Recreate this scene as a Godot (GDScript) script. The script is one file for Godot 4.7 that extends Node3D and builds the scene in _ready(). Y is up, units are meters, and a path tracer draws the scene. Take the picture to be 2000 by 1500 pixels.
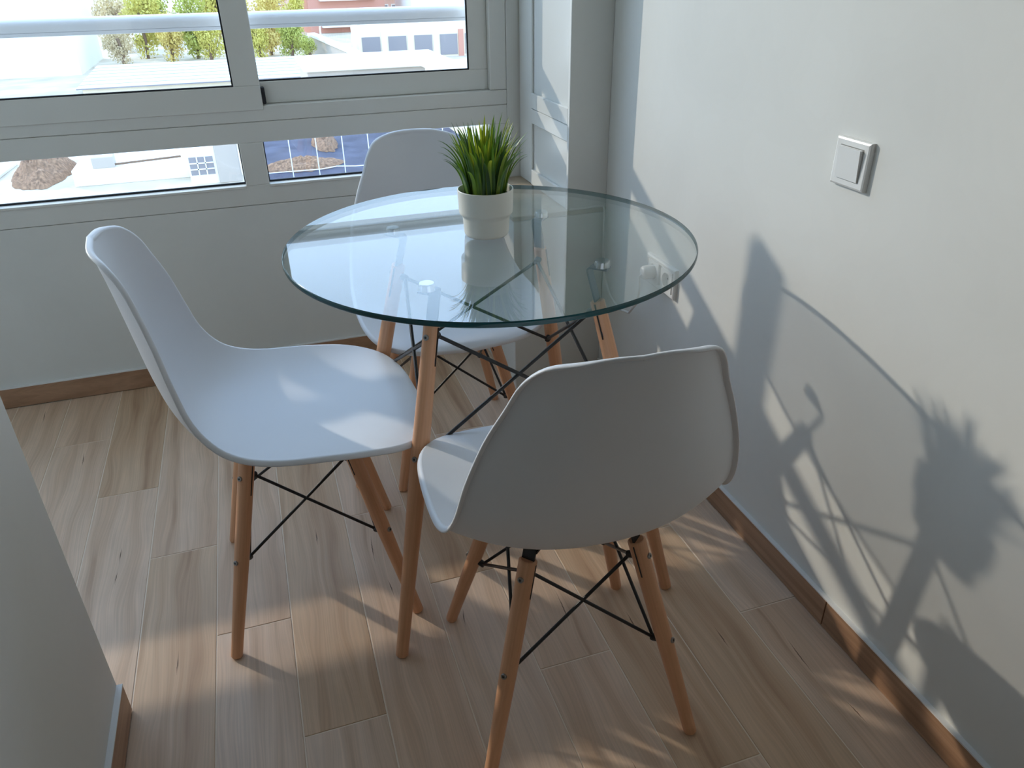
extends Node3D
# A glazed dining corner: round glass table, three white shell chairs, potted grass, wood-look tile floor.
# Axes: right wall is x = 0, window wall is z = 0, floor is y = 0; the room lies at x < 0, z > 0.

var M := {}
var used := {}
var rng := RandomNumberGenerator.new()

# ---------------------------------------------------------------- mesh helpers
func nb() -> Dictionary:
	return {"v": PackedVector3Array(), "n": PackedVector3Array(), "uv": PackedVector2Array(), "i": PackedInt32Array()}

func fin(b: Dictionary) -> ArrayMesh:
	var a := []
	a.resize(Mesh.ARRAY_MAX)
	a[Mesh.ARRAY_VERTEX] = b.v
	a[Mesh.ARRAY_NORMAL] = b.n
	a[Mesh.ARRAY_TEX_UV] = b.uv
	a[Mesh.ARRAY_INDEX] = b.i
	var m := ArrayMesh.new()
	m.add_surface_from_arrays(Mesh.PRIMITIVE_TRIANGLES, a)
	return m

# a flat polygon, corners counter-clockwise seen from outside
func poly(b: Dictionary, p: Array, uvs: Array = []) -> void:
	var n: Vector3 = Vector3.ZERO
	for k in range(1, p.size() - 1):
		n += (p[k] - p[0]).cross(p[k + 1] - p[0])
	n = n.normalized()
	var s: int = b.v.size()
	for k in p.size():
		b.v.append(p[k])
		b.n.append(n)
		b.uv.append(uvs[k] if uvs.size() else Vector2.ZERO)
	for k in range(1, p.size() - 1):
		b.i.append_array([s, s + k + 1, s + k])

# a smooth grid of points g[row][column]; normals point to (d column) x (d row)
func grid(b: Dictionary, g: Array, close_c := false, flip := false) -> void:
	var rows := g.size()
	var cols: int = g[0].size()
	var s: int = b.v.size()
	var nn := PackedVector3Array()
	nn.resize(rows * cols)
	var cc := cols if close_c else cols - 1
	var idx := PackedInt32Array()
	for r in rows - 1:
		for c in cc:
			var c2 := (c + 1) % cols
			var q := [r * cols + c, r * cols + c2, (r + 1) * cols + c2, (r + 1) * cols + c]
			var pa: Vector3 = g[r][c]
			var pb: Vector3 = g[r][c2]
			var pc: Vector3 = g[r + 1][c2]
			var pd: Vector3 = g[r + 1][c]
			var n: Vector3 = (pc - pa).cross(pd - pb)
			if flip:
				n = -n
			for k in q:
				nn[k] += n
			if flip:
				idx.append_array([s + q[0], s + q[1], s + q[2], s + q[0], s + q[2], s + q[3]])
			else:
				idx.append_array([s + q[0], s + q[2], s + q[1], s + q[0], s + q[3], s + q[2]])
	for r in rows:
		for c in cols:
			b.v.append(g[r][c])
			b.n.append(nn[r * cols + c].normalized())
			b.uv.append(Vector2(float(c) / (cols - 1), float(r) / (rows - 1)))
	b.i.append_array(idx)

# a box with chamfered edges
func add_box(b: Dictionary, lo: Vector3, hi: Vector3, ch := 0.0, xf := Transform3D()) -> void:
	var c := (lo + hi) / 2
	var h := (hi - lo) / 2
	ch = minf(ch, minf(h.x, minf(h.y, h.z)) * 0.9)
	var e := h - Vector3.ONE * ch
	for ax in 3:
		var u := (ax + 1) % 3
		var w := (ax + 2) % 3
		for sg in [-1.0, 1.0]:
			var ps := []
			var uvs := []
			for k in [[-1, -1], [1, -1], [1, 1], [-1, 1]]:
				var p := Vector3.ZERO
				p[ax] = sg * h[ax]
				p[u] = k[0] * e[u] * sg
				p[w] = k[1] * e[w]
				ps.append(xf * (c + p))
				uvs.append(Vector2(k[0] * sg * 0.5 + 0.5, k[1] * 0.5 + 0.5))
			poly(b, ps, uvs)
	if ch <= 0.0:
		return
	for ax in 3:
		var u := (ax + 1) % 3
		var w := (ax + 2) % 3
		for su in [-1.0, 1.0]:
			for sw in [-1.0, 1.0]:
				var q := []
				for k in [[-1, 0], [1, 0], [1, 1], [-1, 1]]:
					var p := Vector3.ZERO
					p[ax] = k[0] * e[ax]
					p[u] = su * (h[u] if k[1] == 0 else e[u])
					p[w] = sw * (e[w] if k[1] == 0 else h[w])
					q.append(xf * (c + p))
				if su * sw < 0:
					q.reverse()
				poly(b, q)
	for sx in [-1.0, 1.0]:
		for sy in [-1.0, 1.0]:
			for sz in [-1.0, 1.0]:
				var q := [c + Vector3(sx * h.x, sy * e.y, sz * e.z), c + Vector3(sx * e.x, sy * h.y, sz * e.z), c + Vector3(sx * e.x, sy * e.y, sz * h.z)]
				q = [xf * q[0], xf * q[1], xf * q[2]]
				if sx * sy * sz < 0:
					q.reverse()
				poly(b, q)

func box(lo: Vector3, hi: Vector3, ch := 0.0) -> ArrayMesh:
	var b := nb()
	add_box(b, lo, hi, ch)
	return fin(b)

# a tube through points with a radius at each
func add_tube(b: Dictionary, pts: Array, radii: Array, seg := 12, caps := true) -> void:
	var side := Vector3.ZERO
	var g := []
	for k in pts.size():
		var t: Vector3 = (pts[mini(k + 1, pts.size() - 1)] - pts[maxi(k - 1, 0)]).normalized()
		if side == Vector3.ZERO:
			side = t.cross(Vector3.UP if absf(t.y) < 0.9 else Vector3.RIGHT).normalized()
		side = (side - t * side.dot(t)).normalized()
		var up := side.cross(t)
		var ring := []
		for s in seg:
			var a := TAU * s / seg
			ring.append(pts[k] + (side * cos(a) + up * sin(a)) * radii[k])
		g.append(ring)
	grid(b, g, true, true)
	if caps:
		var f: Array = g[0].duplicate()
		poly(b, f)
		var l: Array = g[-1].duplicate()
		l.reverse()
		poly(b, l)

func tube(pts: Array, r: float, seg := 10) -> ArrayMesh:
	var b := nb()
	var rr := []
	for p in pts:
		rr.append(r)
	add_tube(b, pts, rr, seg)
	return fin(b)

# a lathe about y; profile of Vector2(radius, y) from bottom to top on the outside
func add_lathe(b: Dictionary, prof: Array, seg := 48, at := Vector3.ZERO) -> void:
	var g := []
	for p in prof:
		var ring := []
		for s in seg:
			var a := TAU * s / seg
			ring.append(at + Vector3(cos(a) * p.x, p.y, -sin(a) * p.x))
		g.append(ring)
	grid(b, g, true)

func lathe(prof: Array, seg := 48) -> ArrayMesh:
	var b := nb()
	add_lathe(b, prof, seg)
	return fin(b)

# ---------------------------------------------------------------- node helpers
func numbered(called: String) -> String:
	var n: int = used.get(called, -1) + 1
	used[called] = n
	return called if n == 0 else "%s_%03d" % [called, n]

func put(called: String, mesh: Mesh, mat: Material, parent: Node = null) -> MeshInstance3D:
	var o := MeshInstance3D.new()
	o.mesh = mesh
	o.material_override = mat
	if parent == null:
		o.name = numbered(called)
		add_child(o)
	else:
		o.name = called
		parent.add_child(o, true)
	return o

func base(called: String, at := Vector3.ZERO, turn := 0.0) -> Node3D:
	var o := Node3D.new()
	o.name = numbered(called)
	add_child(o)
	o.position = at
	o.rotation.y = turn
	return o

func tag(o: Node, label: String, category: String, group := "", kind := "") -> Node:
	o.set_meta("label", label)
	o.set_meta("category", category)
	if group:
		o.set_meta("group", group)
	if kind:
		o.set_meta("kind", kind)
	return o

func struct(o: Node, label: String, category: String) -> Node:
	return tag(o, label, category, "", "structure")

func mat(c: Color, rough := 0.6, metal := 0.0) -> StandardMaterial3D:
	var m := StandardMaterial3D.new()
	m.albedo_color = c
	m.roughness = rough
	m.metallic = metal
	return m

func rgb(r: float, g: float, b: float) -> Color:
	return Color(r / 255.0, g / 255.0, b / 255.0)

func noise(freq: float, sd: int, oct := 3) -> FastNoiseLite:
	var n := FastNoiseLite.new()
	n.noise_type = FastNoiseLite.TYPE_SIMPLEX_SMOOTH
	n.frequency = freq
	n.seed = sd
	n.fractal_octaves = oct
	return n

# wood-look porcelain: soft bands and fine grain along v, a few short dark cracks
func plank_texture(sd: int, light: Color, mid: Color, dark: Color, w := 192, h := 1024) -> ImageTexture:
	var r := RandomNumberGenerator.new()
	r.seed = sd
	var bands := noise(1.0, sd, 3)
	var warp := noise(1.0, sd + 7, 2)
	var fine := noise(1.0, sd + 13, 2)
	var blot := noise(1.0, sd + 23, 3)
	var data := PackedByteArray()
	data.resize(w * h * 3)
	var bias := r.randf_range(-0.12, 0.16)
	for y in h:
		var v := float(y) / h
		for x in w:
			var u := float(x) / w
			var wx := u + 0.09 * warp.get_noise_2d(u * 1.5, v * 2.2)
			var a := bands.get_noise_2d(wx * 2.6, v * 0.6 + sd) + bias
			var f := fine.get_noise_2d(wx * 34.0, v * 2.6)
			var o := blot.get_noise_2d(u * 2.0, v * 5.0)
			var t := clampf(0.28 + a * 0.7 + o * 0.14, 0.0, 1.0)
			var c := light.lerp(mid, smoothstep(0.05, 0.55, t)).lerp(dark, smoothstep(0.5, 1.0, t))
			var k := 1.0 + 0.05 * f + 0.04 * o
			var at := (y * w + x) * 3
			data[at] = clampi(int(c.r * k * 255.0), 0, 255)
			data[at + 1] = clampi(int(c.g * k * 255.0), 0, 255)
			data[at + 2] = clampi(int(c.b * k * 255.0), 0, 255)
	for q in r.randi_range(1, 2):
		var cx := r.randf_range(0.2, 0.8) * w
		var cy := r.randf_range(0.12, 0.88) * h
		var ln := r.randf_range(50, 120)
		var bend := r.randf_range(-9.0, 9.0)
		for s in int(ln):
			var tt := s / ln
			var half := 1.5 * pow(sin(PI * tt), 2.0) * (0.5 + tt) + 0.15
			var px := cx + bend * tt * tt + 0.5 * sin(tt * 5.0)
			for dx in range(-4, 5):
				var cov := clampf(half - absf(dx), 0.0, 1.0) * 0.75
				var xx := int(px) + dx
				var yy := int(cy + s)
				if cov > 0.0 and xx >= 0 and xx < w and yy >= 0 and yy < h:
					var at := (yy * w + xx) * 3
					data[at] = int(lerpf(data[at], 62, cov))
					data[at + 1] = int(lerpf(data[at + 1], 42, cov))
					data[at + 2] = int(lerpf(data[at + 2], 30, cov))
	return ImageTexture.create_from_image(Image.create_from_data(w, h, false, Image.FORMAT_RGB8, data))

func noise_tex(freq: float, sd: int, lo: Color, hi: Color, size := 512, oct := 4) -> NoiseTexture2D:
	var t := NoiseTexture2D.new()
	t.width = size
	t.height = size
	t.seamless = true
	t.noise = noise(freq, sd, oct)
	var g := Gradient.new()
	g.set_color(0, lo)
	g.set_color(1, hi)
	t.color_ramp = g
	return t

func triplanar(m: StandardMaterial3D, tex: Texture2D, scale: float, bump: Texture2D = null, depth := 0.0) -> StandardMaterial3D:
	m.uv1_triplanar = true
	m.uv1_world_triplanar = true
	m.uv1_scale = Vector3.ONE * scale
	if tex:
		m.albedo_texture = tex
	if bump:
		m.heightmap_enabled = true
		m.heightmap_texture = bump
		m.heightmap_scale = depth
	return m

func pane(tint: Color, alpha: float) -> StandardMaterial3D:
	var m := mat(Color(tint.r, tint.g, tint.b, alpha), 0.0)
	m.transparency = BaseMaterial3D.TRANSPARENCY_ALPHA
	return m

func materials() -> void:
	M.wall = triplanar(mat(rgb(232, 231, 225), 0.75), noise_tex(0.006, 3, Color(0.965, 0.965, 0.965), Color(1, 1, 1), 512), 0.5)
	M.ceiling = mat(rgb(240, 237, 229), 0.9)
	M.alu = mat(rgb(228, 226, 219), 0.35)
	M.panel = mat(rgb(228, 228, 223), 0.22)
	M.rubber = mat(rgb(28, 30, 36), 0.6)
	M.seal = mat(rgb(120, 96, 76), 0.9)
	M.grout = mat(rgb(232, 214, 194), 0.9)
	M.caulk = mat(rgb(232, 230, 226), 0.6)
	M.ledge = triplanar(mat(rgb(200, 182, 158), 0.35), noise_tex(0.012, 31, Color(0.86, 0.85, 0.83), Color(1, 1, 1), 512), 2.0)
	M.glass = pane(Color(0.9, 0.95, 0.95), 0.015)
	M.table_glass = pane(rgb(74, 116, 109), 0.18)
	M.glass_edge = mat(rgb(14, 66, 70), 0.12)
	M.plastic = mat(rgb(228, 229, 233), 0.4)
	M.black = mat(rgb(26, 27, 30), 0.42)
	M.steel = mat(rgb(105, 116, 132), 0.35, 0.7)
	M.chrome = mat(rgb(225, 230, 234), 0.1, 1.0)
	M.screw = mat(rgb(150, 150, 148), 0.3, 0.9)
	M.white_plastic = mat(rgb(234, 233, 229), 0.22)
	M.recess = mat(rgb(205, 204, 200), 0.4)
	M.pot = mat(rgb(236, 233, 222), 0.42)
	M.soil = mat(rgb(38, 30, 24), 0.95)
	var w := mat(rgb(230, 174, 134), 0.42)
	M.wood = w
	var grain := noise_tex(0.02, 44, Color(0.94, 0.92, 0.9), Color(1.0, 1.0, 1.0), 256, 3)
	w.albedo_texture = grain
	w.uv1_scale = Vector3(3.0, 0.35, 1)
	M.planks = []
	for k in 7:
		var p := mat(Color.WHITE, 0.46)
		var tones := [[rgb(216, 187, 162), rgb(204, 173, 147), rgb(168, 136, 111)], [rgb(220, 194, 172), rgb(210, 182, 158), rgb(176, 145, 120)], [rgb(208, 177, 148), rgb(192, 159, 130), rgb(154, 121, 96)]]
		var tn: Array = tones[k % 3]
		p.metallic_specular = 0.35
		p.albedo_texture = plank_texture(100 + k * 17, tn[0], tn[1], tn[2])
		M.planks.append(p)
	M.skirt = []
	for k in 2:
		var p := mat(Color.WHITE, 0.4)
		p.albedo_texture = plank_texture(301 + k * 19, rgb(176, 138, 109), rgb(158, 121, 93), rgb(124, 92, 70))
		M.skirt.append(p)
	# outside
	M.rail = mat(rgb(236, 238, 242), 0.4)
	M.render_white = mat(rgb(240, 238, 232), 0.9)
	M.render_cream = mat(rgb(238, 226, 204), 0.9)
	M.brick = mat(rgb(206, 148, 130), 0.9)
	M.brick_pale = mat(rgb(222, 184, 168), 0.9)
	M.concrete = mat(rgb(188, 178, 168), 0.9)
	M.dark_glass = mat(rgb(142, 138, 142), 0.5)
	M.asphalt = triplanar(mat(rgb(80, 84, 104), 0.8), noise_tex(0.01, 71, Color(0.6, 0.6, 0.66), Color(1, 1, 1), 512), 0.12)  # the blue shade lying on the yard is put into this colour
	M.ground = triplanar(mat(rgb(226, 214, 194), 0.95), noise_tex(0.01, 73, Color(0.8, 0.78, 0.74), Color(1, 1, 1), 512), 0.05)
	M.earth = triplanar(mat(rgb(196, 158, 126), 0.95), noise_tex(0.02, 75, Color(0.42, 0.38, 0.36), Color(1.0, 0.98, 0.95), 512, 5), 0.7)
	M.roof = mat(rgb(236, 232, 224), 0.7)
	M.trunk = mat(rgb(120, 96, 76), 0.9)
	M.leafs = []
	for c in [rgb(204, 194, 98), rgb(176, 180, 88), rgb(214, 192, 112), rgb(204, 184, 146)]:
		var l := mat(c, 0.7)
		l.backlight_enabled = true
		l.backlight = Color(0.4, 0.4, 0.2)
		M.leafs.append(l)
	M.blades = []
	for c in [rgb(62, 98, 38), rgb(90, 124, 46), rgb(44, 76, 38), rgb(128, 150, 64)]:
		var l := mat(c, 0.4)
		l.backlight_enabled = true
		l.backlight = Color(minf(c.r * 1.25, 1.0), minf(c.g * 1.1, 1.0), c.b * 0.5)
		M.blades.append(l)

# ---------------------------------------------------------------- the room
func room() -> void:
	# floor: each tile a piece of its own, 15 x 90 cm, laid in thirds
	var f := put("floor", box(Vector3(-2.9, -0.12, -0.05), Vector3(0.1, -0.0012, 5.1)), M.grout)
	struct(f, "wood-look tiled floor with pale grout lines", "floor")
	var shapes := {}
	for row in 18:
		var x1 := minf(-0.0015, 0.0051 - row * 0.1524 - 0.0013)
		var x0 := maxf(-2.7, 0.0051 - (row + 1) * 0.1524 + 0.0013)
		var z: float = [1.513, 1.21, 0.91][row % 3] - 1.8
		while z < 5.0:
			var a := maxf(z, 0.0) + 0.0013
			var e := minf(z + 0.9, 5.0) - 0.0013
			if e - a > 0.03 and not (x1 < -1.40 and a > 1.45):
				var key := "%.4f %.4f" % [x1 - x0, e - a]
				if not shapes.has(key):
					var h := Vector3((x1 - x0) / 2, 0, (e - a) / 2)
					var b := nb()
					var ch := 0.0008
					var hx := h.x - ch
					var hz := h.z - ch
					var cut: float = (e - a) / 0.9
					poly(b, [Vector3(-hx, 0, hz), Vector3(hx, 0, hz), Vector3(hx, 0, -hz), Vector3(-hx, 0, -hz)], [Vector2(0, cut), Vector2(1, cut), Vector2(1, 0), Vector2(0, 0)])
					for s in [[Vector3(-hx, 0, hz), Vector3(hx, 0, hz), Vector3(h.x, -ch, h.z), Vector3(-h.x, -ch, h.z)], [Vector3(hx, 0, -hz), Vector3(-hx, 0, -hz), Vector3(-h.x, -ch, -h.z), Vector3(h.x, -ch, -h.z)], [Vector3(hx, 0, hz), Vector3(hx, 0, -hz), Vector3(h.x, -ch, -h.z), Vector3(h.x, -ch, h.z)], [Vector3(-hx, 0, -hz), Vector3(-hx, 0, hz), Vector3(-h.x, -ch, h.z), Vector3(-h.x, -ch, -h.z)]]:
						s.reverse()
						poly(b, s)
						var t := []
						for p in s:
							t.append(Vector3(p.x, p.y - ch, p.z) if p.y < 0 else Vector3(h.x * signf(p.x), -0.006, h.z * signf(p.z)))
					add_box(b, Vector3(-h.x, -0.008, -h.z), Vector3(h.x, -ch, h.z))
					shapes[key] = fin(b)
				var o := put("plank", shapes[key], M.planks[rng.randi() % M.planks.size()], f)
				o.position = Vector3((x0 + x1) / 2, 0, (a + e) / 2)
				if rng.randf() < 0.5:
					o.rotation.y = PI
			z += 0.9
	# walls, each with thickness
	struct(put("wall_right", box(Vector3(0, -0.1, -0.1), Vector3(0.15, 2.6, 5.1)), M.wall), "white plastered wall at right with switch and socket", "wall")
	struct(put("wall_window", box(Vector3(-2.75, -0.1, -0.2), Vector3(0.0, 0.565, 0.0)), M.wall), "low white wall under the window", "wall")
	struct(put("wall_left", box(Vector3(-2.75, -0.1, 1.345), Vector3(-1.375, 2.6, 5.1)), M.wall), "white wall end at the left edge of the picture", "wall")
	struct(put("wall_rear", box(Vector3(-1.4, -0.1, 5.0), Vector3(0.1, 2.6, 5.15)), M.wall), "white wall at the far end of the room", "wall")
	struct(put("wall_end", box(Vector3(-2.9, -0.1, -0.2), Vector3(-2.7, 2.6, 1.5)), M.wall), "white wall closing the glazed gallery", "wall")
	struct(put("wall_lintel", box(Vector3(-2.75, 2.3, -0.2), Vector3(0.0, 2.6, 0.0)), M.wall), "white wall strip above the window", "wall")
	struct(put("ceiling", box(Vector3(-2.9, 2.5, -0.2), Vector3(0.15, 2.65, 5.15)), M.ceiling), "white ceiling", "ceiling")
	struct(put("wall_corner", pillar(), M.wall), "white pillar in the corner beside the window", "wall")
	# pedestal below the pillar, topped with beige stone
	var pd := base("trim_1")
	struct(pd, "white boxed plinth with beige stone ledge in the corner behind table", "ledge")
	put("plinth", box(Vector3(-0.292, 0.0, 0.0), Vector3(0.0, 0.5615, 0.4425), 0.002), M.wall, pd)
	put("stone_ledge", box(Vector3(-0.296, 0.563, 0.0), Vector3(-0.001, 0.577, 0.4455), 0.002), M.ledge, pd)
	# skirting tiles
	skirting("baseboard_right", "brown wood-look skirting tiles along the right wall", Vector3(-0.0105, 0, 0.452), Vector3(0, 0.0714, 5.0), 2, [1.6, 2.5, 3.4, 4.3])
	skirting("baseboard_window", "brown wood-look skirting tiles under the window", Vector3(-2.7, 0, 0.0), Vector3(-0.293, 0.0714, 0.0105), 0, [-2.3, -1.4, -0.5])
	skirting("baseboard_left", "brown skirting tile with white top edge at the left wall end", Vector3(-1.375, 0, 1.345), Vector3(-1.3645, 0.0714, 5.0), 2, [2.2, 3.1, 4.0])

func pillar() -> ArrayMesh:
	var b := nb()
	add_box(b, Vector3(-0.124, 0.5775, 0.426), Vector3(0.0, 2.55, 0.4407), 0.0015)
	add_box(b, Vector3(-0.108, 0.5775, 0.0), Vector3(0.0, 2.55, 0.427))
	return fin(b)

func skirting(called: String, label: String, lo: Vector3, hi: Vector3, ax: int, cuts: Array) -> void:
	var o := base(called)
	struct(o, label, "baseboard")
	var at := lo[ax]
	var ends := cuts.duplicate()
	ends.append(hi[ax])
	var k := 0
	for e in ends:
		var a := lo
		var c := hi
		a[ax] = at + 0.001
		c[ax] = e - 0.001
		a.y = 0.002
		c.y = hi.y - 0.003
		put("skirting_tile", box(a, c, 0.001), M.skirt[k % 2], o)
		at = e
		k += 1
	var a := lo
	var c := hi
	a.y = hi.y - 0.003
	c.y = hi.y
	put("caulk", box(a, c), M.caulk, o)

func member(p: Node, called: String, x0: float, x1: float, y0: float, y1: float, z0: float, z1: float, ch := 0.002) -> void:
	put(called, box(Vector3(x0, y0, z0), Vector3(x1, y1, z1), ch), M.alu, p)

func window() -> void:
	var w := base("window_1")
	struct(w, "white aluminium window with two sliding sashes above low fixed panes", "window")
	# fixed frame
	member(w, "bottom_rail", -2.7, -0.115, 0.566, 0.627, -0.06, 0.0)
	member(w, "lower_transom", -2.7, -0.163, 0.754, 0.8125, -0.06, 0.0)
	member(w, "upper_transom", -2.7, -0.163, 0.8135, 0.858, -0.06, 0.0)
	member(w, "jamb", -0.1625, -0.115, 0.627, 2.3, -0.06, 0.0)
	member(w, "inner_jamb", -0.218, -0.1635, 0.859, 2.3, -0.06, -0.001)
	member(w, "lower_jamb", -0.223, -0.1635, 0.627, 0.754, -0.06, -0.001)
	member(w, "lower_mullion", -1.013, -0.943, 0.627, 0.754, -0.06, 0.0)
	member(w, "lower_mullion", -1.79, -1.72, 0.627, 0.754, -0.06, 0.0)
	member(w, "head_rail", -2.7, -0.2185, 2.24, 2.3, -0.06, 0.0)
	put("sealant", box(Vector3(-0.1155, 0.577, -0.002), Vector3(-0.111, 2.3, 0.004)), M.seal, w)
	# glazing beads, gaskets and panes of the low fixed lights
	for s in [[-0.943, -0.223], [-1.72, -1.013], [-2.7, -1.79]]:
		put("glazing_bead", box(Vector3(s[0], 0.6205, -0.05), Vector3(s[1], 0.6275, 0.004), 0.001), M.alu, w)
		put("gasket", box(Vector3(s[0], 0.6276, -0.033), Vector3(s[1], 0.633, -0.027)), M.rubber, w)
		put("gasket", box(Vector3(s[0], 0.633, -0.033), Vector3(s[0] + 0.003, 0.754, -0.027)), M.rubber, w)
		put("gasket", box(Vector3(s[1] - 0.003, 0.633, -0.033), Vector3(s[1], 0.754, -0.027)), M.rubber, w)
		put("pane", box(Vector3(s[0] + 0.003, 0.633, -0.032), Vector3(s[1] - 0.003, 0.754, -0.028)), M.glass, w)
	# sliding sashes: the left ones run in front
	sash(w, -1.725, -0.924, 0.846, 0.914, 0.074, -0.022, 0.004)
	sash(w, -1.00, -0.218, 0.859, 0.921, 0.061, -0.055, -0.026)
	sash(w, -2.44, -1.65, 0.859, 0.921, 0.061, -0.055, -0.026)
	sash(w, -2.7, -2.37, 0.846, 0.914, 0.074, -0.022, 0.004)
	put("added_upper_pane", box(Vector3(-2.7, 1.3525, -0.03), Vector3(-0.218, 2.24, -0.027)), M.glass, w)  # unseen pane, added without a frame so no band of shadow crosses the wall
	put("brush_stop", box(Vector3(-0.9235, 0.862, -0.024), Vector3(-0.913, 0.908, 0.002), 0.002), M.rubber, w)
	# panelled return between window and pillar
	var p := base("trim_2")
	struct(p, "white panelled return between the window and the pillar", "panelling")
	put("panel", box(Vector3(-0.113, 0.578, 0.004), Vector3(-0.1085, 2.3, 0.4255)), M.panel, p)
	put("stile", box(Vector3(-0.1205, 0.578, 0.006), Vector3(-0.1135, 2.3, 0.12), 0.001), M.panel, p)
	put("bottom_rail", box(Vector3(-0.1236, 0.578, 0.1205), Vector3(-0.1135, 0.626, 0.4255), 0.0015), M.panel, p)
	put("middle_rail", box(Vector3(-0.1236, 0.771, 0.1205), Vector3(-0.1135, 0.8155, 0.4255), 0.0015), M.panel, p)
	put("middle_rail", box(Vector3(-0.1236, 0.8165, 0.1205), Vector3(-0.1135, 0.862, 0.4255), 0.002), M.panel, p)

func sash(w: Node, x0: float, x1: float, y0: float, yg: float, st: float, z0: float, z1: float) -> void:
	var s := Node3D.new()
	s.name = "sash"
	w.add_child(s, true)
	var yt := 1.352  # sashes end here, out of view, so stiles cast no shadow higher up
	var zm := (z0 + z1) / 2
	member(s, "bottom_rail", x0, x1, y0, yg, z0, z1)
	member(s, "stile", x0, x0 + st, yg, yt, z0, z1)
	member(s, "stile", x1 - st, x1, yg, yt, z0, z1)
	put("gasket", box(Vector3(x0 + st, yg, z1 - 0.008), Vector3(x1 - st, yg + 0.0045, z1 - 0.002)), M.rubber, s)
	put("gasket", box(Vector3(x1 - st - 0.0045, yg + 0.0045, z1 - 0.008), Vector3(x1 - st, yt, z1 - 0.002)), M.rubber, s)
	put("gasket", box(Vector3(x0 + st, yg + 0.0045, z1 - 0.008), Vector3(x0 + st + 0.0045, yt, z1 - 0.002)), M.rubber, s)
	put("pane", box(Vector3(x0 + st, yg, zm - 0.002), Vector3(x1 - st, yt, zm + 0.002)), M.glass, s)

# ---------------------------------------------------------------- legs, rods and screws shared by table and chairs
func leg_mesh(foot: Vector3, top: Vector3, r_foot: float, r_mid: float, r_top: float) -> ArrayMesh:
	var b := nb()
	var pts := []
	var rr := []
	for k in 25:
		var t := k / 24.0
		pts.append(foot.lerp(top, t))
		rr.append(lerpf(r_foot, r_mid, smoothstep(0.0, 0.62, t)) if t < 0.62 else lerpf(r_mid, r_top, (t - 0.62) / 0.38))
	var d := (top - foot).normalized()
	pts.push_front(foot - d * 0.0)
	rr.push_front(r_foot * 0.82)
	pts[1] = foot + d * 0.003
	pts.append(top + d * 0.002)
	rr.append(r_top * 0.8)
	add_tube(b, pts, rr, 20)
	return fin(b)

func disc_mesh(at: Vector3, axis: Vector3, r: float, th: float, seg := 16) -> ArrayMesh:
	var b := nb()
	var a := axis.normalized()
	add_tube(b, [at, at + a * th * 0.75, at + a * th], [r, r, r * 0.86], seg)
	return fin(b)

func screw(parent: Node, at: Vector3, axis: Vector3, r: float) -> void:
	var s := put("screw", disc_mesh(at, axis, r, 0.0035), M.screw, parent)
	put("screw_socket", disc_mesh(at + axis.normalized() * 0.0035, axis, r * 0.45, 0.0004, 6), M.black, s)

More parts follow.
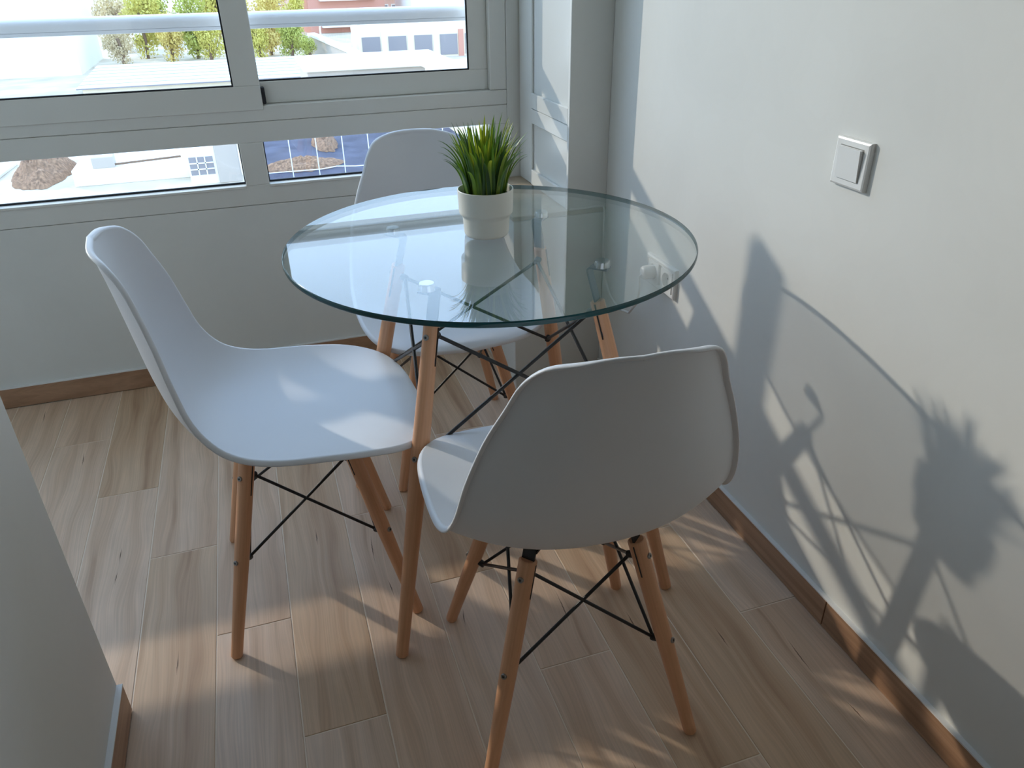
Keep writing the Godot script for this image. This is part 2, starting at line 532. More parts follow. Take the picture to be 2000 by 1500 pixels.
# ---------------------------------------------------------------- table
func glass_table() -> void:
	var c := Vector3(-0.5562, 0, 1.0924)
	var t := base("dining_table", c)
	tag(t, "round glass table on four splayed wooden legs with black rods", "table")
	var R := 0.4
	var y0 := 0.739
	var y1 := 0.749
	var b := nb()
	var up := []
	var dn := []
	for s in 128:
		var a := TAU * s / 128
		up.append(Vector3(cos(a) * (R - 0.002), y1, -sin(a) * (R - 0.002)))
		dn.append(Vector3(cos(a) * (R - 0.002), y0, sin(a) * (R - 0.002)))
	poly(b, up)
	poly(b, dn)
	var top := put("glass_top", fin(b), M.table_glass, t)
	put("glass_edge", lathe([Vector2(R - 0.002, y0), Vector2(R - 0.0006, y0 + 0.0012), Vector2(R, y0 + 0.003), Vector2(R, y1 - 0.003), Vector2(R - 0.0006, y1 - 0.0012), Vector2(R - 0.002, y1)], 128), M.glass_edge, top)
	var low := []
	var high := []
	var ang := 2.3651
	for k in 4:
		var a := ang + k * PI / 2
		var u := Vector3(cos(a), 0, sin(a))
		var side := Vector3(-sin(a), 0, cos(a))
		var foot := u * 0.4212
		var tip := u * 0.229 + Vector3(0, 0.655, 0)
		var d := (tip - foot).normalized()
		var lg := put("leg", leg_mesh(foot, tip, 0.0128, 0.0172, 0.0142), M.wood, t)
		var lg_out := (u - d * u.dot(d)).normalized()
		var p_hi := foot.lerp(tip, 0.635 / 0.655)
		var p_lo := foot.lerp(tip, 0.412 / 0.655)
		screw(lg, p_hi + lg_out * 0.0135, lg_out, 0.0055)
		screw(lg, p_lo + lg_out * 0.0158, lg_out, 0.0055)
		# flat steel bracket set into the slotted leg top and bent back out to the glass pad
		var br := nb()
		var w := 0.0115
		var hh := 0.0019
		var bend := u * 0.2085 + Vector3(0, 0.7215, 0)
		var path := [foot.lerp(tip, 0.9), tip, bend - d * 0.008, bend - d * 0.002 + u * 0.001, bend + u * 0.006 + Vector3(0, 0.002, 0), u * 0.2485 + Vector3(0, 0.7235, 0)]
		var g := []
		for q in path.size():
			var dir: Vector3 = (path[mini(q + 1, path.size() - 1)] - path[maxi(q - 1, 0)]).normalized()
			var nrm := side.cross(dir).normalized()
			var ww := 0.0152 if q < 1 else w
			g.append([path[q] - side * ww - nrm * hh, path[q] + side * ww - nrm * hh, path[q] + side * ww + nrm * hh, path[q] - side * ww + nrm * hh])
		for q in path.size() - 1:
			for s in 4:
				poly(br, [g[q][s], g[q + 1][s], g[q + 1][(s + 1) % 4], g[q][(s + 1) % 4]])
		poly(br, [g[-1][3], g[-1][2], g[-1][1], g[-1][0]])
		put("bracket", fin(br), M.steel, lg)
		put("slot", box_at(foot.lerp(tip, 0.945), d, side, Vector3(0.0163, 0.036, 0.0012)), M.black, lg)
		put("glass_pad", disc_mesh(u * 0.2348 + Vector3(0, 0.7256, 0), Vector3.UP, 0.0145, 0.0133, 24), M.chrome, t)
		high.append(p_hi - lg_out * 0.021)
		low.append(p_lo - lg_out * 0.024)
		for p in [p_hi - lg_out * 0.012, p_lo - lg_out * 0.015]:
			put("rod_hub", disc_mesh(p, -lg_out, 0.0075, 0.014), M.black, lg)
	for k in 4:
		var j := (k + 1) % 4
		put("rod", tube([high[k], low[j]], 0.0037), M.black, t)
		put("rod", tube([high[j], low[k]], 0.0037), M.black, t)

func box_at(at: Vector3, along: Vector3, side: Vector3, half: Vector3) -> ArrayMesh:
	var b := nb()
	var y := along.normalized()
	var x := (side - y * side.dot(y)).normalized()
	add_box(b, -half, half, 0.0, Transform3D(Basis(x, y, x.cross(y)), at))
	return fin(b)

# ---------------------------------------------------------------- chairs
func spline(p: Array, s: float) -> Vector3:
	var x := s * (p.size() - 1)
	var k := mini(int(x), p.size() - 2)
	var t := x - k
	var a: Vector3 = p[k]
	var e: Vector3 = p[k + 1]
	var a0: Vector3 = p[k - 1] if k > 0 else a * 2 - e
	var e1: Vector3 = p[k + 2] if k + 2 < p.size() else e * 2 - a
	return a.cubic_interpolate(e, a0, e1, t)

func shell_mesh() -> ArrayMesh:
	var E := []
	for q in [[0, .825, -.262], [.062, .8235, -.253], [.102, .812, -.233], [.124, .785, -.214], [.141, .745, -.2], [.166, .69, -.184], [.19, .62, -.169], [.203, .56, -.153], [.213, .513, -.123], [.221, .488, -.083], [.226, .475, -.03], [.229, .468, .05], [.225, .459, .13], [.209, .448, .187], [.175, .438, .227], [.108, .4295, .252], [0, .425, .262]]:
		E.append(Vector3(q[0], q[1], q[2]))
	var C := []
	for q in [[.825, -.262], [.815, -.26], [.795, -.257], [.765, -.251], [.725, -.244], [.67, -.234], [.6, -.221], [.535, -.203], [.482, -.174], [.449, -.13], [.433, -.07], [.427, .02], [.43, .1], [.437, .17], [.441, .212], [.437, .244], [.425, .262]]:
		C.append(Vector3(0, q[0], q[1]))
	var NS := 64
	var MC := 36
	var g := []
	for i in NS + 1:
		var s := float(i) / NS
		var e := spline(E, s)
		var c := spline(C, s)
		var row := []
		for j in MC + 1:
			var t := 2.0 * j / MC - 1.0
			var a := absf(t)
			var k := pow(a, 2.3)
			row.append(Vector3(e.x * t, lerpf(c.y, e.y, k), lerpf(c.z, e.z, k)))
		g.append(row)
	# normals towards the sitter
	var nn := []
	for i in NS + 1:
		var row := []
		for j in MC + 1:
			var i0 := clampi(i, 1, NS - 1)
			var du: Vector3 = g[i0 + 1][j] - g[i0 - 1][j]
			var dv: Vector3 = g[i0][mini(j + 1, MC)] - g[i0][maxi(j - 1, 0)]
			var n := du.cross(dv).normalized()
			row.append(n if n.dot(Vector3(0, 0.7, 0.7)) > 0 else -n)
		nn.append(row)
	var b := nb()
	grid(b, g, false, true)
	var back := []
	for i in NS + 1:
		var row := []
		for j in MC + 1:
			row.append(g[i][j] - nn[i][j] * 0.005)
		back.append(row)
	grid(b, back, false, false)
	# rolled lip all round
	var loop := []
	for i in NS:
		loop.append([g[i][MC], nn[i][MC]])
	for i in NS:
		loop.append([g[NS - i][0], nn[NS - i][0]])
	var strip := []
	var n := loop.size()
	for k in n + 1:
		var p: Vector3 = loop[k % n][0]
		var nr: Vector3 = loop[k % n][1]
		var tg: Vector3 = (loop[(k + 1) % n][0] - loop[(k + n - 1) % n][0]).normalized()
		var out := tg.cross(nr).normalized()
		var mid := Vector3(0, 0.56, -0.06)
		if out.dot(p - mid) < 0:
			out = -out
		var ring := []
		for o in [[0.0, 0.0], [0.0022, -0.0004], [0.0044, -0.002], [0.0058, -0.005], [0.0062, -0.0095], [0.0048, -0.0118], [0.0026, -0.0114], [0.0012, -0.008], [0.0, -0.005]]:
			ring.append(p + out * o[0] + nr * o[1])
		strip.append(ring)
	grid(b, strip, false, false)
	return fin(b)

func chair(label: String, at: Vector3, turn: float, proto: Node3D) -> Node3D:
	if proto:
		var r: Node3D = proto.duplicate()
		r.name = numbered("dining_chair")
		add_child(r)
		r.position = at
		r.rotation.y = turn
		tag(r, label, "chair", "white shell chairs round the table")
		return r
	var t := base("dining_chair", at, turn)
	tag(t, label, "chair", "white shell chairs round the table")
	put("seat_shell", shell_mesh(), M.plastic, t)
	var hi := []
	var lo := []
	for q in [[-1, -1], [1, -1], [1, 1], [-1, 1]]:
		var foot := Vector3(q[0] * 0.187, 0, q[1] * 0.188)
		var tip := Vector3(q[0] * 0.092, 0.395, q[1] * 0.096)
		var u := Vector3(q[0], 0, q[1]).normalized()
		var d := (tip - foot).normalized()
		var side := u.cross(Vector3.UP)
		var out := (u - d * u.dot(d)).normalized()
		var lg := put("leg", leg_mesh(foot, tip, 0.0118, 0.0148, 0.0152), M.wood, t)
		var p_hi := foot.lerp(tip, 0.93)
		var p_lo := foot.lerp(tip, 0.51)
		screw(lg, p_hi + out * 0.0142, out, 0.005)
		screw(lg, p_lo + out * 0.0138, out, 0.005)
		put("slot", box_at(foot.lerp(tip, 0.92), d, side, Vector3(0.0158, 0.03, 0.0011)), M.black, lg)
		put("bracket", box_at(tip + d * 0.01, d, side, Vector3(0.011, 0.02, 0.002)), M.black, lg)
		hi.append(p_hi - out * 0.02)
		lo.append(p_lo - out * 0.021)
		for p in [p_hi - out * 0.012, p_lo - out * 0.012]:
			put("rod_hub", disc_mesh(p, -out, 0.0065, 0.013), M.black, lg)
	for k in 4:
		var j := (k + 1) % 4
		put("rod", tube([hi[k], lo[j]], 0.0031), M.black, t)
		put("rod", tube([hi[j], lo[k]], 0.0031), M.black, t)
	# black cross under the seat that carries the shell
	for s in [-1.0, 1.0]:
		put("seat_mount", box_at(Vector3(0, 0.411, 0), Vector3(s * 0.085, 0, 0.09), Vector3(0.09, 0, -s * 0.085), Vector3(0.012, 0.128, 0.0025)), M.black, t)
	return t

# ---------------------------------------------------------------- plant
func plant() -> void:
	var t := base("potted_grass", Vector3(-0.557, 0.7492, 1.068))
	tag(t, "green artificial grass in a white two-step pot on the glass table", "potted plant")
	var pf := [Vector2(0.0, 0.0), Vector2(0.038, 0.0), Vector2(0.0415, 0.001), Vector2(0.0435, 0.0035), Vector2(0.0445, 0.008), Vector2(0.0462, 0.036), Vector2(0.047, 0.039), Vector2(0.0505, 0.043), Vector2(0.0525, 0.0455), Vector2(0.053, 0.049), Vector2(0.0546, 0.09), Vector2(0.0542, 0.0915), Vector2(0.053, 0.0918), Vector2(0.0522, 0.091), Vector2(0.0512, 0.086), Vector2(0.0508, 0.076)]
	put("pot", lathe(pf, 64), M.pot, t)
	put("soil", lathe([Vector2(0.0507, 0.0765), Vector2(0.03, 0.079), Vector2(0.0, 0.08)], 40), M.soil, t)
	# blade shapes: base along y, arching to +z
	var shapes := []
	for k in 18:
		var ln: float = [0.132, 0.13, 0.126, 0.12, 0.116, 0.112][k % 6] * rng.randf_range(0.92, 1.1)
		var arch: float = [0.05, 0.16, 0.34, 0.56, 0.78, 1.0][k % 6]
		var b := nb()
		var g := []
		var p := Vector3.ZERO
		for s in 13:
			var u := s / 12.0
			var half := 0.0044 * (0.9 + 0.35 * u) * pow(1.0 - u, 0.55) + 0.00012
			var lean := 0.02 + arch * pow(u, 2.0) * 1.35
			var dir := Vector3(0, cos(lean), sin(lean))
			var nrm := Vector3(0, -sin(lean), cos(lean))
			g.append([p - Vector3(half, 0, 0) - nrm * half * 0.4, p, p + Vector3(half, 0, 0) - nrm * half * 0.4])
			p += dir * ln / 12.0
		grid(b, g)
		shapes.append(fin(b))
	for k in 170:
		var a := rng.randf() * TAU
		var rad := sqrt(rng.randf()) * 0.04
		var f := rad / 0.04
		var want := int(clampf(f * f * 4.6 + rng.randf_range(-1.0, 1.4), 0, 5))
		var o := put("leaf", shapes[want + 6 * (rng.randi() % 3)], M.blades[rng.randi() % 4], t)
		var tilt := 0.02 + f * 0.17 + rng.randf_range(-0.05, 0.06)
		var yaw := a + rng.randf_range(-0.55, 0.55)
		var sc := rng.randf_range(0.78, 1.12) * (1.04 - 0.1 * f)
		o.transform = Transform3D(Basis(Vector3.UP, yaw) * Basis(Vector3.RIGHT, tilt) * Basis.from_scale(Vector3(rng.randf_range(0.8, 1.25), sc, sc)), Vector3(sin(a) * rad, 0.078, cos(a) * rad))

# ---------------------------------------------------------------- fittings on the wall
func fittings() -> void:
	# local frame: y up, z along the wall, face towards -x
	var s := base("light_switch", Vector3(0, 0.9145, 1.414))
	tag(s, "white square rocker light switch high on the right wall", "light switch")
	put("frame", frame_mesh(0.0415, 0.0405, 0.0275, 0.0275, 0.010), M.white_plastic, s)
	var rk := nb()
	poly(rk, [Vector3(-0.0125, -0.0265, -0.0265), Vector3(-0.0125, -0.0265, 0.0265), Vector3(-0.0165, 0.0265, 0.0265), Vector3(-0.0165, 0.0265, -0.0265)].duplicate())
	add_box(rk, Vector3(-0.0122, -0.0268, -0.0268), Vector3(0.0, 0.0268, 0.0268), 0.0006)
	poly(rk, [Vector3(-0.0122, 0.0265, 0.0265), Vector3(-0.0165, 0.0265, 0.0265), Vector3(-0.0125, -0.0265, 0.0265)])
	poly(rk, [Vector3(-0.0122, 0.0265, -0.0265), Vector3(-0.0125, -0.0265, -0.0265), Vector3(-0.0165, 0.0265, -0.0265)])
	poly(rk, [Vector3(-0.0122, 0.0265, -0.0265), Vector3(-0.0165, 0.0265, -0.0265), Vector3(-0.0165, 0.0265, 0.0265), Vector3(-0.0122, 0.0265, 0.0265)])
	put("rocker", fin(rk), M.white_plastic, s)
	var k := base("wall_socket", Vector3(0, 0.492, 0.812))
	tag(k, "white double wall socket low on the right wall behind the glass table", "socket")
	put("frame", frame_mesh(0.0765, 0.0405, 0.0685, 0.0285, 0.011), M.white_plastic, k)
	for z in [-0.0355, 0.0355]:
		var m := nb()
		# square insert with a round well
		var ring := []
		var sq := []
		var deep := []
		for q in 40:
			var a := TAU * q / 40
			var cy := cos(a)
			var cz := sin(a)
			var e := 0.0285 / maxf(absf(cy), absf(cz))
			sq.append(Vector3(-0.012, cy * e, z + cz * e))
			ring.append(Vector3(-0.012, cy * 0.0205, z + cz * 0.0205))
			deep.append(Vector3(0.0, cy * 0.0195, z + cz * 0.0195))
		var side := []
		for q in 40:
			side.append(Vector3(0.0, sq[q].y, sq[q].z))
		for pair in [[sq, ring], [ring, deep], [side, sq]]:
			for q in 40:
				var r := (q + 1) % 40
				poly(m, [pair[0][q], pair[0][r], pair[1][r], pair[1][q]])
		var ins := put("insert", fin(m), M.white_plastic, k)
		put("well_floor", disc_mesh(Vector3(-0.0004, 0, z), Vector3.LEFT, 0.0195, 0.0004, 40), M.recess, ins)
		for q in [-0.0095, 0.0095]:
			put("pin_hole", disc_mesh(Vector3(-0.0008, 0, z + q), Vector3.LEFT, 0.0026, 0.0003), M.black, ins)
	var p := base("power_plug", Vector3(-0.012, 0.492, 0.7765))
	tag(p, "white plug in the wall socket with its cable up the corner", "plug")
	var pb := nb()
	add_tube(pb, [Vector3(0.008, 0, 0), Vector3(-0.004, 0, 0), Vector3(-0.0045, 0, 0), Vector3(-0.026, 0, 0), Vector3(-0.031, 0, 0), Vector3(-0.033, 0, 0)], [0.0185, 0.0185, 0.0192, 0.0185, 0.0165, 0.011], 28)
	put("plug_body", fin(pb), M.white_plastic, p)
	var cb := Curve3D.new()
	var w := [Vector3(-0.036, 0.492, 0.7765), Vector3(-0.05, 0.482, 0.775), Vector3(-0.048, 0.447, 0.776), Vector3(-0.04, 0.392, 0.75), Vector3(-0.03, 0.338, 0.69), Vector3(-0.024, 0.318, 0.612), Vector3(-0.018, 0.331, 0.535), Vector3(-0.014, 0.372, 0.484), Vector3(-0.012, 0.431, 0.466), Vector3(-0.012, 0.51, 0.461), Vector3(-0.012, 0.57, 0.459), Vector3(-0.0145, 0.583, 0.455), Vector3(-0.03, 0.584, 0.4505), Vector3(-0.07, 0.582, 0.4495), Vector3(-0.12, 0.5815, 0.449)]
	for q in w.size():
		var tg: Vector3 = (w[mini(q + 1, w.size() - 1)] - w[maxi(q - 1, 0)]) / 6.0
		cb.add_point(w[q] - p.position, -tg, tg)
	var pts := []
	for q in cb.get_baked_points():
		if pts.is_empty() or q.distance_to(pts[-1]) > 0.005:
			pts.append(q)
	put("cable", tube(pts, 0.0036, 8), M.white_plastic, p)

# a rectangular cover frame on the wall: half sizes outside and inside, proud by th
func frame_mesh(oz: float, oy: float, iz: float, iy: float, th: float) -> ArrayMesh:
	var b := nb()
	var prof := []
	for q in [[oz, oy, 0.0], [oz, oy, th * 0.6], [oz - 0.0012, oy - 0.0012, th * 0.85], [oz - 0.004, oy - 0.004, th], [iz + 0.001, iy + 0.001, th], [iz, iy, th - 0.001], [iz, iy, 0.0]]:
		prof.append([Vector3(-q[2], -q[1], -q[0]), Vector3(-q[2], -q[1], q[0]), Vector3(-q[2], q[1], q[0]), Vector3(-q[2], q[1], -q[0])])
	for r in prof.size() - 1:
		for c in 4:
			poly(b, [prof[r][c], prof[r][(c + 1) % 4], prof[r + 1][(c + 1) % 4], prof[r + 1][c]])
	return fin(b)

# ---------------------------------------------------------------- outside
func outside() -> void:
	var Y := -6.0
	struct(put("ground", box(Vector3(-260, Y - 0.5, -420), Vector3(260, Y, -2)), M.ground), "pale sunlit ground far below the window", "ground")
	# hand rail just outside the panes
	var hr := base("handrail")
	tag(hr, "white metal handrail running outside the window panes", "railing")
	var b := nb()
	var prof := []
	for q in [[-0.088, 1.069], [-0.088, 1.083], [-0.09, 1.093], [-0.1, 1.1005], [-0.117, 1.1035], [-0.134, 1.1015], [-0.148, 1.094], [-0.153, 1.082], [-0.153, 1.069]]:
		prof.append(Vector3(0, q[1], q[0]))
	var g := []
	for x in [-2.7, 0.05]:
		var row := []
		for p in prof:
			row.append(p + Vector3(x, 0, 0))
		g.append(row)
	grid(b, g, false, true)
	poly(b, [Vector3(-2.7, 1.069, -0.153), Vector3(0.05, 1.069, -0.153), Vector3(0.05, 1.069, -0.088), Vector3(-2.7, 1.069, -0.088)])
	put("rail", fin(b), M.rail, hr)
	put("rail_base", box(Vector3(-2.7, 1.058, -0.145), Vector3(0.05, 1.068, -0.096), 0.001), M.rail, hr)
	for x in [-2.6, -0.07]:
		put("baluster", box(Vector3(x - 0.012, 0.3, -0.135), Vector3(x + 0.012, 1.058, -0.105), 0.002), M.rail, hr)
	struct(put("wall_facade", box(Vector3(-6.0, Y, -0.2), Vector3(2.0, -0.12, 4.0)), M.render_cream), "rendered house wall below the window", "wall")
	# yard with fence behind the lower right pane
	tag(put("asphalt_yard", box(Vector3(-1.4, Y, -39.0), Vector3(8.2, Y + 0.05, -25.0)), M.asphalt), "asphalt yard with dark blue shade painted into its colour below the lower right pane", "yard")
	tag(put("soil_bed", bumpy(Vector3(0.7, Y + 0.11, -29.4), 1.6, 0.9, 0.25, 11), M.earth), "brown soil patch behind the white fence", "soil")
	tag(put("dirt_heap", bumpy(Vector3(2.0, Y + 0.11, -33.4), 0.55, 1.7, 0.5, 12), M.earth), "brown earth heap lying on the asphalt yard", "heap")
	var fn := base("wire_fence", Vector3(-0.75, Y + 0.05, -27.4))
	tag(fn, "thin white metal fence across the asphalt yard", "fence")
	for k in 10:
		put("post", tube([Vector3(k * 0.97, 0, k * 0.02), Vector3(k * 0.97, 1.52, k * 0.02)], 0.021, 6), M.rail, fn)
	for y in [0.32, 1.5]:
		put("rail", tube([Vector3(0, y, 0), Vector3(2.0, y - 0.01, 0.04), Vector3(2.6, y + 0.05, 0.05), Vector3(3.3, y, 0.07), Vector3(8.75, y, 0.18)], 0.02, 6), M.rail, fn)
	house("low_house", "bright cream house wall at right end of the asphalt yard", Vector3(12.2, Y, -33.0), Vector3(7.4, 2.2, 8.0), M.render_cream, 0, 0, 0.0)
	house("garage", "grey flat garage beyond the fenced yard", Vector3(6.4, Y, -43.0), Vector3(8.0, 2.0, 6.0), M.concrete, 0, 0, 0.0)
	# lower left: dry bank, white terrace, small gridded outbuilding
	tag(put("earth_bank", bumpy(Vector3(-9.1, Y + 0.06, -32.2), 1.05, 2.6, 0.7, 13), M.earth), "brown dry earth bank beside the white terrace outside", "bank")
	tag(put("earth_bank", bumpy(Vector3(-12.7, Y + 0.06, -30.6), 1.1, 2.6, 0.7, 14), M.earth), "brown dry earth bank at the far left of the lower left pane", "bank")
	for k in 8:
		var o := put("dry_shrub", crown(0.45, 160, 50 + k % 3), M.leafs[3])
		tag(o, "small dry shrub on the brown earth banks", "shrub", "dry shrubs on the earth banks")
		o.position = Vector3((-9.2 if k % 2 else -12.6) + rng.randf_range(-0.5, 0.5), Y + 1.4, (-32.2 if k % 2 else -30.6) - 1.6 + 0.42 * k)
		o.scale = Vector3.ONE * rng.randf_range(0.5, 0.9)
	var pt := base("garden_path", Vector3(-10.9, Y + 0.005, -30.5))
	tag(pt, "white concrete path between the brown earth banks", "path")
	put("slab", box(Vector3(-0.14, 0, -4.0), Vector3(0.14, 0.1, 4.0), 0.01), M.render_white, pt)
	pt.rotation.y = -0.06
	var tr := base("white_terrace", Vector3(-5.4, Y, -31.2))
	tag(tr, "white flat roof terrace seen through the lower left pane", "terrace")
	put("roof_slab", box(Vector3(-2.2, 0, -4.6), Vector3(2.7, 0.6, 1.7), 0.02), M.render_white, tr)
	put("parapet", box(Vector3(-2.2, 0.6, -4.6), Vector3(2.7, 0.9, -4.3), 0.02), M.render_white, tr)
	put("water_pipe", tube([Vector3(-1.1, 0.68, 1.6), Vector3(1.6, 0.68, 1.0)], 0.04, 8), M.trunk, tr)
	put("roof_box", box(Vector3(-1.45, 0.6, 1.1), Vector3(-0.7, 1.0, 1.7), 0.02), M.concrete, tr)
	var ob := base("outbuilding", Vector3(-2.95, Y, -28.2))
	tag(ob, "small white outbuilding with gridded window beside the white terrace", "outbuilding")
	put("wall", box(Vector3(-0.5, 0, -1.0), Vector3(0.5, 1.35, 0), 0.01), M.render_white, ob)
	put("concrete_pier", box(Vector3(0.5, 0, -1.0), Vector3(1.3, 1.75, 0.1), 0.02), M.concrete, ob)
	var gl := put("window", box(Vector3(-0.44, 0.35, -0.02), Vector3(0.4, 1.0, 0.02)), M.dark_glass, ob)
	for k in 2:
		put("glazing_bar", box(Vector3(-0.18 + k * 0.28, 0.35, 0.02), Vector3(-0.14 + k * 0.28, 1.0, 0.05)), M.render_white, gl)
		put("glazing_bar", box(Vector3(-0.44, 0.54 + k * 0.22, 0.02), Vector3(0.4, 0.58 + k * 0.22, 0.05)), M.render_white, gl)
	# sheds with ribbed roof, white block, trees
	var sh := base("long_shed", Vector3(-3.2, Y, -58.0))
	tag(sh, "long low shed with white ribbed roof in front of trees", "shed")
	put("wall", box(Vector3(-7.4, 0, -5.0), Vector3(6.6, 0.5, 4.6)), M.render_cream, sh)
	for k in 7:
		put("roof_sheet", box(Vector3(-7.7, 0.52 + k * 0.045, -5.3 + (6 - k) * 1.45), Vector3(6.9, 0.6 + k * 0.045, -3.92 + (6 - k) * 1.45), 0.01), M.roof, sh)
		put("roof_rib", box(Vector3(-7.7, 0.5 + k * 0.045, -3.92 + (6 - k) * 1.45), Vector3(6.9, 0.57 + k * 0.045, -3.83 + (6 - k) * 1.45)), M.dark_glass, sh)
	house("apartment_block", "tall white apartment block blown out by sun at far left", Vector3(-20.5, Y, -66.0), Vector3(16.0, 5.6, 12.0), M.render_white, 0, 0, 0.0)
	house("apartment_block", "white block rising behind the trees above the handrail", Vector3(-34.0, Y, -120.0), Vector3(30.0, 8.0, 12.0), M.render_white, 0, 0, 0.0)
	house("apartment_block", "red brick apartment block behind curved street lamps", Vector3(11.8, Y, -96.0), Vector3(9.0, 8.2, 10.0), M.brick, 5, 3, 0.12)
	house("apartment_block", "pale brick corner block beside the red brick block", Vector3(20.4, Y, -108.0), Vector3(6.2, 8.4, 10.0), M.brick_pale, 4, 3, 0.12)
	house("apartment_block", "long white apartment facade at right behind the palm tree", Vector3(31.5, Y, -92.0), Vector3(26.0, 6.4, 10.0), M.render_white, 9, 2, 0.0)
	house("apartment_block", "distant brick block above the handrail", Vector3(22.0, Y, -150.0), Vector3(34.0, 10.5, 10.0), M.brick_pale, 10, 4, 0.0)
	var shop := base("shop_row", Vector3(17.0, Y, -66.0))
	tag(shop, "low row of shops with dark fronts and brick piers at street level", "shops")
	put("wall", box(Vector3(-8.5, 0, -4.0), Vector3(7.0, 2.5, 0.0)), M.render_cream, shop)
	for k in 7:
		put("shop_front", box(Vector3(-8.2 + k * 2.2, 0.15, 0.0), Vector3(-6.7 + k * 2.2, 1.75, 0.06)), M.dark_glass, shop)
		put("pier", box(Vector3(-6.6 + k * 2.2, 0.0, 0.0), Vector3(-6.15 + k * 2.2, 2.1, 0.12)), M.brick if k > 2 else M.render_white, shop)
	var rw := base("retaining_wall", Vector3(6.2, Y, -64.0), 0.08)
	tag(rw, "grey retaining wall with white coping running towards the brick blocks", "wall")
	put("wall", box(Vector3(-0.2, 0, -9.5), Vector3(0.2, 1.5, 8.0)), M.concrete, rw)
	put("coping", box(Vector3(-0.35, 1.5, -9.6), Vector3(0.35, 1.72, 8.1), 0.02), M.render_white, rw)
	for q in [[Vector3(6.2, Y, -73.0), "white curved street lamp at far end of the retaining wall"], [Vector3(7.6, Y, -63.0), "white curved street lamp near the shop row"]]:
		var l := base("street_lamp", q[0])
		tag(l, q[1], "street lamp")
		var pts := [Vector3(0, 0, 0), Vector3(0, 2.0, 0)]
		for k in 9:
			var a := PI - k * PI / 14.0
			pts.append(Vector3(1.3 + 1.3 * cos(a), 2.0 + 1.1 * sin(a), 0))
		put("pole", tube(pts, 0.075, 8), M.rail, l)
		put("lamp_head", box(Vector3(1.4, 2.95, -0.12), Vector3(2.1, 3.1, 0.12), 0.03), M.rail, l)
	var spots := [[-8.6, -76.0, 5.2, 0], [-6.2, -70.0, 4.2, 2], [-4.4, -74.0, 5.4, 1], [-3.2, -68.5, 3.8, 0], [-0.9, -72.0, 4.6, 2], [0.6, -67.6, 3.6, 0], [1.8, -74.0, 5.2, 2], [3.2, -68.0, 3.6, 1], [4.6, -80.0, 4.8, 0], [-11.0, -82.0, 5.0, 3], [-9.0, -92.0, 7.4, 1], [-2.6, -93.0, 7.6, 0], [4.0, -97.0, 7.6, 2], [-10.0, -70.5, 3.0, 3], [-12.5, -88.0, 5.6, 3], [4.4, -66.0, 2.2, 1]]
	var words := ["yellow-green bushy tree", "fresh green tree", "golden olive tree", "pale dry tree"]
	for k in spots.size():
		var s: Array = spots[k]
		var t := base("tree", Vector3(s[0], Y, s[1]))
		tag(t, "%s behind the long shed" % words[s[3]], "tree", "%ss behind the shed" % words[s[3]])
		put("trunk", tube([Vector3.ZERO, Vector3(0.1, s[2] * 0.3, 0), Vector3(0, s[2] * 0.7, 0.1)], 0.13, 7), M.trunk, t)
		var cr := put("crown", crown(1.0, 3400, k % 4), M.leafs[s[3]], t)
		cr.position = Vector3(0, s[2] * 0.52, 0)
		cr.scale = Vector3(s[2] * 0.42, s[2] * 0.5, s[2] * 0.36)
		cr.rotation.y = k * 1.7
	var pm := base("palm_tree", Vector3(16.9, Y, -73.0))
	tag(pm, "slim palm tree standing before the long white facade", "tree")
	put("trunk", tube([Vector3.ZERO, Vector3(0.06, 1.4, 0), Vector3(0, 2.9, 0)], 0.11, 8), M.trunk, pm)
	for k in 16:
		var a := k * 2.4
		var fr := nb()
		var g2 := []
		for s in 8:
			var u := s / 7.0
			var out := Vector3(cos(a), 0, sin(a))
			var p := Vector3(0, 2.9, 0) + out * u * 0.95 + Vector3(0, (0.75 - 0.09 * (k % 5)) * u - 1.05 * u * u, 0)
			var wd := Vector3(-sin(a), 0, cos(a)) * 0.2 * sin(PI * clampf(u + 0.08, 0, 1))
			g2.append([p - wd - Vector3(0, 0.08, 0), p, p + wd - Vector3(0, 0.08, 0)])
		grid(fr, g2)
		put("frond", fin(fr), M.leafs[0], pm)

# an uneven low mound
func bumpy(at: Vector3, rx: float, rz: float, h: float, sd: int) -> ArrayMesh:
	var n := noise(1.6, sd, 4)
	var b := nb()
	var g := []
	for r in 15:
		var f := r / 14.0
		var ring := []
		for s in 40:
			var a := TAU * s / 40
			var k := 1.0 + 0.22 * n.get_noise_2d(cos(a) * 2.0, sin(a) * 2.0)
			var x := cos(a) * rx * f * k
			var z := -sin(a) * rz * f * k
			var y := h * (1.0 - f * f) * (1.0 + 0.8 * n.get_noise_2d(x, z)) + (-0.05 if r == 14 else 0.0)
			ring.append(at + Vector3(x, y, z))
		g.append(ring)
	grid(b, g, true, true)
	return fin(b)

var crowns := {}
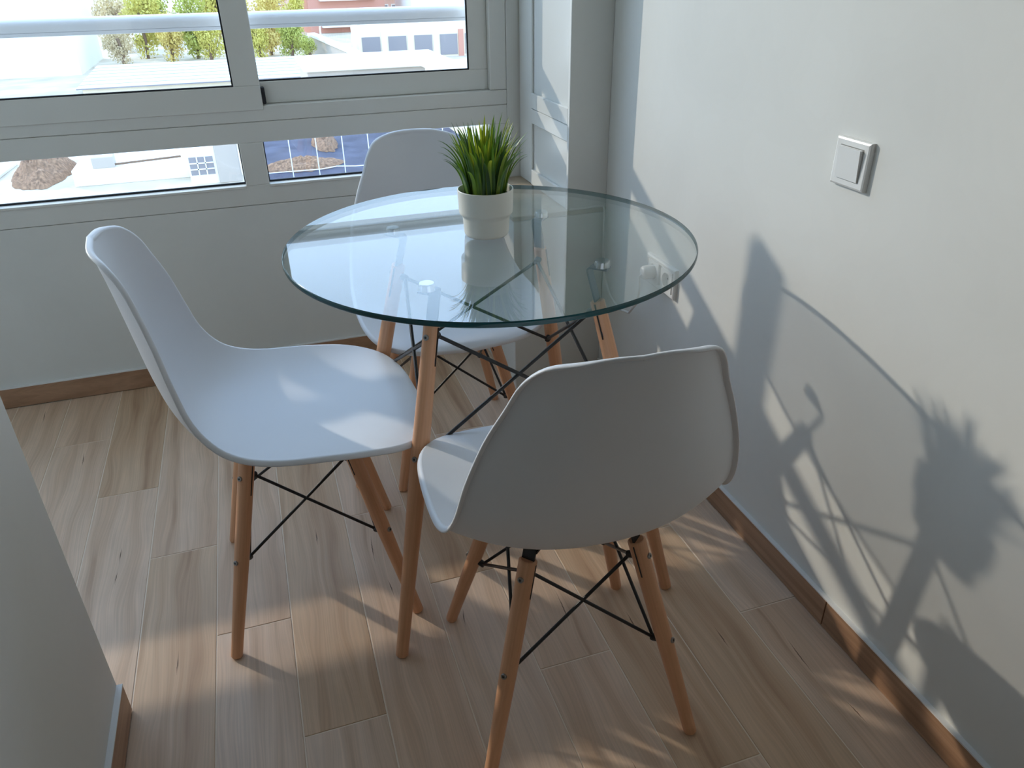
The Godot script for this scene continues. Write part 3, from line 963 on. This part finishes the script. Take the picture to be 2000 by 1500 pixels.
# a leafy crown of many small leaf sprays gathered in clumps
func crown(r: float, count: int, sd: int) -> ArrayMesh:
	var key := "%.2f %d %d" % [r, count, sd]
	if crowns.has(key):
		return crowns[key]
	var q := RandomNumberGenerator.new()
	q.seed = sd * 31 + 5
	var clumps := []
	for k in 16:
		var v := Vector3(q.randfn(), q.randfn(), q.randfn()).normalized() * r * q.randf_range(0.25, 0.8)
		clumps.append([v, r * q.randf_range(0.25, 0.45)])
	var b := nb()
	for k in count:
		var c: Array = clumps[k % 16]
		var d := Vector3(q.randfn(), q.randfn(), q.randfn()).normalized()
		var p: Vector3 = c[0] + d * c[1] * pow(q.randf(), 0.4)
		var x := Vector3(q.randfn(), q.randfn(), q.randfn()).normalized()
		var y := x.cross(d + Vector3(0.01, 0.02, 0.03)).normalized()
		var s := r * q.randf_range(0.035, 0.075)
		poly(b, [p - x * s, p + y * s * 0.6, p + x * s, p - y * s * 0.6])
	crowns[key] = fin(b)
	return crowns[key]

# a block with window openings as parts on its front (and roof edge)
func house(called: String, label: String, at: Vector3, size: Vector3, m: Material, nx: int, ny: int, turn: float) -> void:
	var h := base(called, at, turn)
	tag(h, label, "building")
	put("wall", box(Vector3(-size.x / 2, 0, -size.z), Vector3(size.x / 2, size.y, 0)), m, h)
	put("roof", box(Vector3(-size.x / 2 - 0.2, size.y, -size.z - 0.2), Vector3(size.x / 2 + 0.2, size.y + 0.25, 0.25), 0.03), M.roof, h)
	for r in ny:
		var y := size.y * (r + 0.35) / ny
		for c in nx:
			var x := -size.x / 2 + size.x * (c + 0.5) / nx
			var w := minf(0.6, size.x / nx * 0.3)
			var f := put("window", box(Vector3(x - w - 0.12, y - 0.12, 0.0), Vector3(x + w + 0.12, y + size.y / ny * 0.42 + 0.12, 0.05)), M.render_white, h)
			put("pane", box(Vector3(x - w, y, 0.05), Vector3(x + w, y + size.y / ny * 0.42, 0.07)), M.dark_glass, f)
		if ny > 2:
			put("balcony", box(Vector3(-size.x * 0.36, y - 0.35, 0.08), Vector3(size.x * 0.36, y - 0.2, 0.9)), M.render_white, h)

func _ready() -> void:
	rng.seed = 7
	# camera
	var cam := Camera3D.new()
	cam.name = "camera"
	add_child(cam)
	cam.position = Vector3(-0.9661, 1.2273, 2.4719)
	cam.rotation = Vector3(-0.5131, -0.3149, -0.0158)
	cam.fov = rad_to_deg(2.0 * atan(750.0 / 1473.94))
	cam.near = 0.05
	cam.far = 900.0
	cam.current = true
	# sky
	var sky := ProceduralSkyMaterial.new()
	sky.sky_top_color = Color(0.66, 0.79, 0.95)
	sky.sky_horizon_color = Color(0.79, 0.89, 0.97)
	sky.sky_curve = 0.3
	sky.ground_bottom_color = Color(0.7, 0.68, 0.64)
	sky.ground_horizon_color = Color(0.80, 0.86, 0.9)
	sky.sky_energy_multiplier = 1.85
	sky.ground_energy_multiplier = 1.2
	var env := Environment.new()
	env.background_mode = Environment.BG_SKY
	env.sky = Sky.new()
	env.sky.sky_material = sky
	env.tonemap_mode = Environment.TONE_MAPPER_LINEAR
	env.tonemap_exposure = 1.0
	env.sdfgi_enabled = true
	env.ssao_enabled = true
	env.ssil_enabled = true
	var we := WorldEnvironment.new()
	we.name = "world_environment"
	we.environment = env
	add_child(we)
	# sun, low and from the left beyond the window
	var sun := DirectionalLight3D.new()
	sun.name = "sun"
	add_child(sun)
	sun.look_at_from_position(Vector3.ZERO, Vector3(1.0, -0.69, 1.29), Vector3.UP)
	sun.light_color = Color(1.0, 0.965, 0.9)
	sun.light_energy = 0.6
	sun.light_angular_distance = 0.9
	sun.shadow_enabled = true
	sun.sky_mode = DirectionalLight3D.SKY_MODE_LIGHT_ONLY
	materials()
	room()
	window()
	glass_table()
	var c := chair("white shell chair at the left of the table, seen from its side", Vector3(-0.987, 0, 1.093), PI / 2, null)
	chair("white shell chair nearest the camera, its backrest seen from behind", Vector3(-0.566, 0, 1.528), PI - 0.078, c)
	chair("white shell chair behind the table, its back to the window", Vector3(-0.56, 0, 0.66), 0.0, c)
	plant()
	fittings()
	outside()
